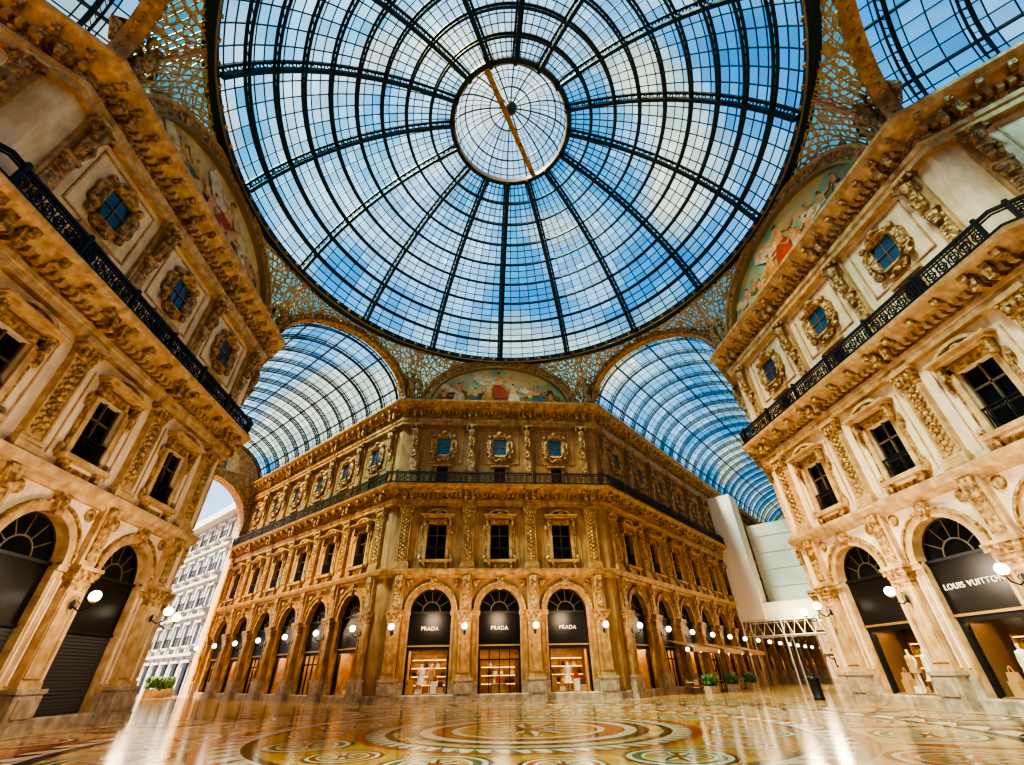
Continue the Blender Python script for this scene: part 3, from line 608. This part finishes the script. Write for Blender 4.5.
for k in range(12):
    x=-6.2+k*1.03
    h.tube([(x,48.2,4.6),(x+.52,48.2,6.1),(x+1.03,48.2,4.6)],.05,'paint_white',5)
for y in (48.2,51.5):
    for z in (4.6,6.1): h.tube([(-6.2,y,z),(6.2,y,z)],.06,'paint_white',6)
obj('scaffold_hoarding',h.mesh('scaffold_hoarding'),rz=-pi/4)
aw=MB()
for k in range(3):
    y=28+7*k
    aw.face([(-6.2,y-2.8,3.6),(-6.2,y+2.8,3.6),(-3.8,y+2.8,3.0),(-3.8,y-2.8,3.0)],'bag_tan'); aw.xyz(-3.82,-3.78,y-2.8,y+2.8,2.7,3.0,'bag_tan')
    for q in (-2.7,2.7): aw.tube([(-3.85,y+q,0),(-3.85,y+q,3.0)],.04,'iron',6)
    for q in (-1.4,1.4): aw.sph((-4.8,y+q,2.9),.15,'globe',10,6)
obj('cafe_awning',aw.mesh('cafe_awning'),rz=-pi/4)
ch=MB(); ch.xyz(-.22,.22,-.22,.22,.42,.47,'bag_tan'); 
for x in (-.2,.2):
    ch.tube([(x,-.2,0),(x,-.2,.45)],.02,'iron',6); ch.tube([(x,.2,0),(x,.2,.45),(x,.25,.9)],.02,'iron',6)
for z in (.6,.72,.84): ch.xyz(-.2,.2,.21,.24,z,z+.06,'bag_tan')
CH=ch.mesh('cafe_chair'); tb=MB(); tb.lathe([(0,.72),(.38,.72),(.38,.75),(0,.75)],(0,0,0),'cloth',16); tb.tube([(0,0,.02),(0,0,.73)],.035,'iron',8); tb.lathe([(0,0),(.25,0),(.22,.04),(0,.05)],(0,0,0),'iron',12); TB=tb.mesh('cafe_table')
for k in range(6):
    x,y=armR(25.5+3.2*k,-4.6); obj('cafe_table',TB,(x,y,0))
    for q in (0,pi): obj('cafe_chair',CH,(x-.62*math.sin(q),y+.62*math.cos(q),0),q)
pt=MB(); pt.xyz(-.9,.9,-.25,.25,0,.5,'stone')
rnd=random.Random(3)
for k in range(60): pt.sph((rnd.uniform(-.8,.8),rnd.uniform(-.2,.2),.55+rnd.random()*.55),rnd.uniform(.12,.2),'leaf',6,4)
PT=pt.mesh('potted_shrub')
for y in (26,31,36): obj('potted_shrub',PT,(*armR(y,-3.3),0),pi/4)
for q in ((EL+1.5,-1),(EL+1.5,3.5),(EL+5,5)): obj('potted_shrub',PT,(*armL(*q),0),pi/4).scale=(1.2,1.2,1.5)
bn=MB(); bn.lathe([(0,0),(.28,0),(.3,.1),(.26,.15),(.3,.9),(.34,.95),(.3,1.05),(.12,1.2),(0,1.22)],(0,0,0),'iron',14); obj('litter_bin',bn.mesh('litter_bin'),(17.6,11.0,0))
V=[(0,0,.95),(0,0,1.15),(0,0,1.35),(0,0,1.5),(0,-.02,1.6),(0,-.02,1.72),(.17,0,1.43),(.24,0,1.18),(.22,-.1,.95),(-.17,0,1.43),(-.26,.02,1.18),(-.24,-.02,.93),(.09,0,.88),(.1,-.03,.5),(.1,0,.06),(.1,-.12,.03),(-.09,0,.88),(-.12,.0,.5),(-.13,.03,.06),(-.14,-.09,.03)]
E=[(0,1),(1,2),(2,3),(3,4),(4,5),(2,6),(6,7),(7,8),(2,9),(9,10),(10,11),(0,12),(12,13),(13,14),(14,15),(0,16),(16,17),(17,18),(18,19)]
RD=[.13,.11,.14,.06,.06,.09,.06,.045,.03,.06,.045,.03,.09,.06,.04,.03,.09,.06,.04,.03]
dr=MB(); dr.lathe([(.07,1.5),(.19,1.44),(.2,1.3),(.16,1.12),(.2,.95),(.26,.7),(.32,.5)],(0,0,0),'cloth',12); 
dr2=MB(); dr2.lathe([(.07,1.5),(.2,1.44),(.21,1.3),(.18,1.1),(.22,.85),(.23,.78)],(0,0,0),'bag_tan',12)
DR=[dr.mesh('dress'),dr2.mesh('jacket')]
for i,(p,r) in enumerate((((18.95,4.5,.45),-pi2),((18.9,5.3,.45),-pi2),((19.0,.3,.45),-pi2),((18.9,-.6,.45),-pi2),((-5.4,18.95,.45),0),((-4.7,19.0,.45),0),((4.9,19.0,.45),0))):
    me=bpy.data.meshes.new('mannequin'); me.from_pydata(V,E,[]); me.materials.append(MATS['cloth'])
    o=bpy.data.objects.new('mannequin',me); bpy.context.collection.objects.link(o); o.modifiers.new('s','SKIN')
    for v_,r_ in zip(me.skin_vertices[0].data,RD): v_.radius=(r_,r_*.8)
    me.skin_vertices[0].data[0].use_root=True; o.modifiers.new('ss','SUBSURF').levels=1
    o.location=p; o.rotation_euler=(0,0,r); obj('dress',DR[i%2],parent=o)
def sign(txt,x,y,rz,size):
    c=bpy.data.curves.new('shop_sign','FONT'); c.body=txt; c.size=size; c.align_x='CENTER'; c.extrude=.02; c.space_character=1.15; c.materials.append(MATS['sign'])
    o=bpy.data.objects.new('shop_sign',c); bpy.context.collection.objects.link(o); o.location=(x,y,4.15); o.rotation_euler=(pi2,0,rz)
for u in (-5,0,5): sign('PRADA',u,A+.27,0,.36)
sign('LOUIS VUITTON',A+.27,0,-pi2,.31)
# ------------------------------------------------------------------ world, sun, lights
w=bpy.data.worlds.new('sky'); bpy.context.scene.world=w; w.use_nodes=True; nt=w.node_tree; bg=nt.nodes['Background']
tc=nd(nt,'ShaderNodeTexCoord'); n=nd(nt,'ShaderNodeTexNoise'); n.inputs['Scale'].default_value=2.6; n.inputs['Detail'].default_value=8; nt.links.new(tc.outputs['Generated'],n.inputs['Vector'])
r=nd(nt,'ShaderNodeValToRGB'); cr=r.color_ramp; cr.elements[0].position=.42; cr.elements[0].color=(.26,.52,.82,1); cr.elements[1].position=.66; cr.elements[1].color=(1,1,1,1)
nt.links.new(n.outputs['Fac'],r.inputs['Fac']); nt.links.new(r.outputs['Color'],bg.inputs['Color']); bg.inputs['Strength'].default_value=1.75
sl=bpy.data.lights.new('sun','SUN'); sl.energy=26; sl.color=(1,.76,.48); sl.angle=math.radians(11); so=obj('sun',sl)
so.rotation_euler=Vector((.62,.35,-1)).to_track_quat('-Z','Y').to_euler()
def pl(x,y,z,e,col=(1,.73,.44),rad=.5):
    l=bpy.data.lights.new('fill_light','POINT'); l.energy=e; l.color=col; l.shadow_soft_size=rad; obj('fill_light',l,(x,y,z))  # soft fill light added to brighten facades and arms, has no fixture
for x in (-5,0,5): pl(x,15.6,5,440)
for y in (-6,2): pl(14,y,5,1050,(1,.81,.58)); pl(-14,y,5,750,(1,.79,.55))
for k in range(3): pl(*armL(25+9*k,0),6,700); pl(*armR(25+11*k,0),6,700)
cd=bpy.data.cameras.new('camera'); co=obj('camera',cd); bpy.context.scene.camera=co
r_,u_,f_=camaxes(S['yaw'],S['pitch'],S['roll'])
co.matrix_world=Matrix(((r_[0],u_[0],-f_[0],S['cx']),(r_[1],u_[1],-f_[1],S['cy']),(r_[2],u_[2],-f_[2],S['cz']),(0,0,0,1)))
cd.sensor_width=36; cd.lens=S['f']*36/1024; cd.clip_start=.05; cd.clip_end=500
try: bpy.context.scene.view_settings.look='AgX - High Contrast'
except Exception as ex: print('look failed',ex)
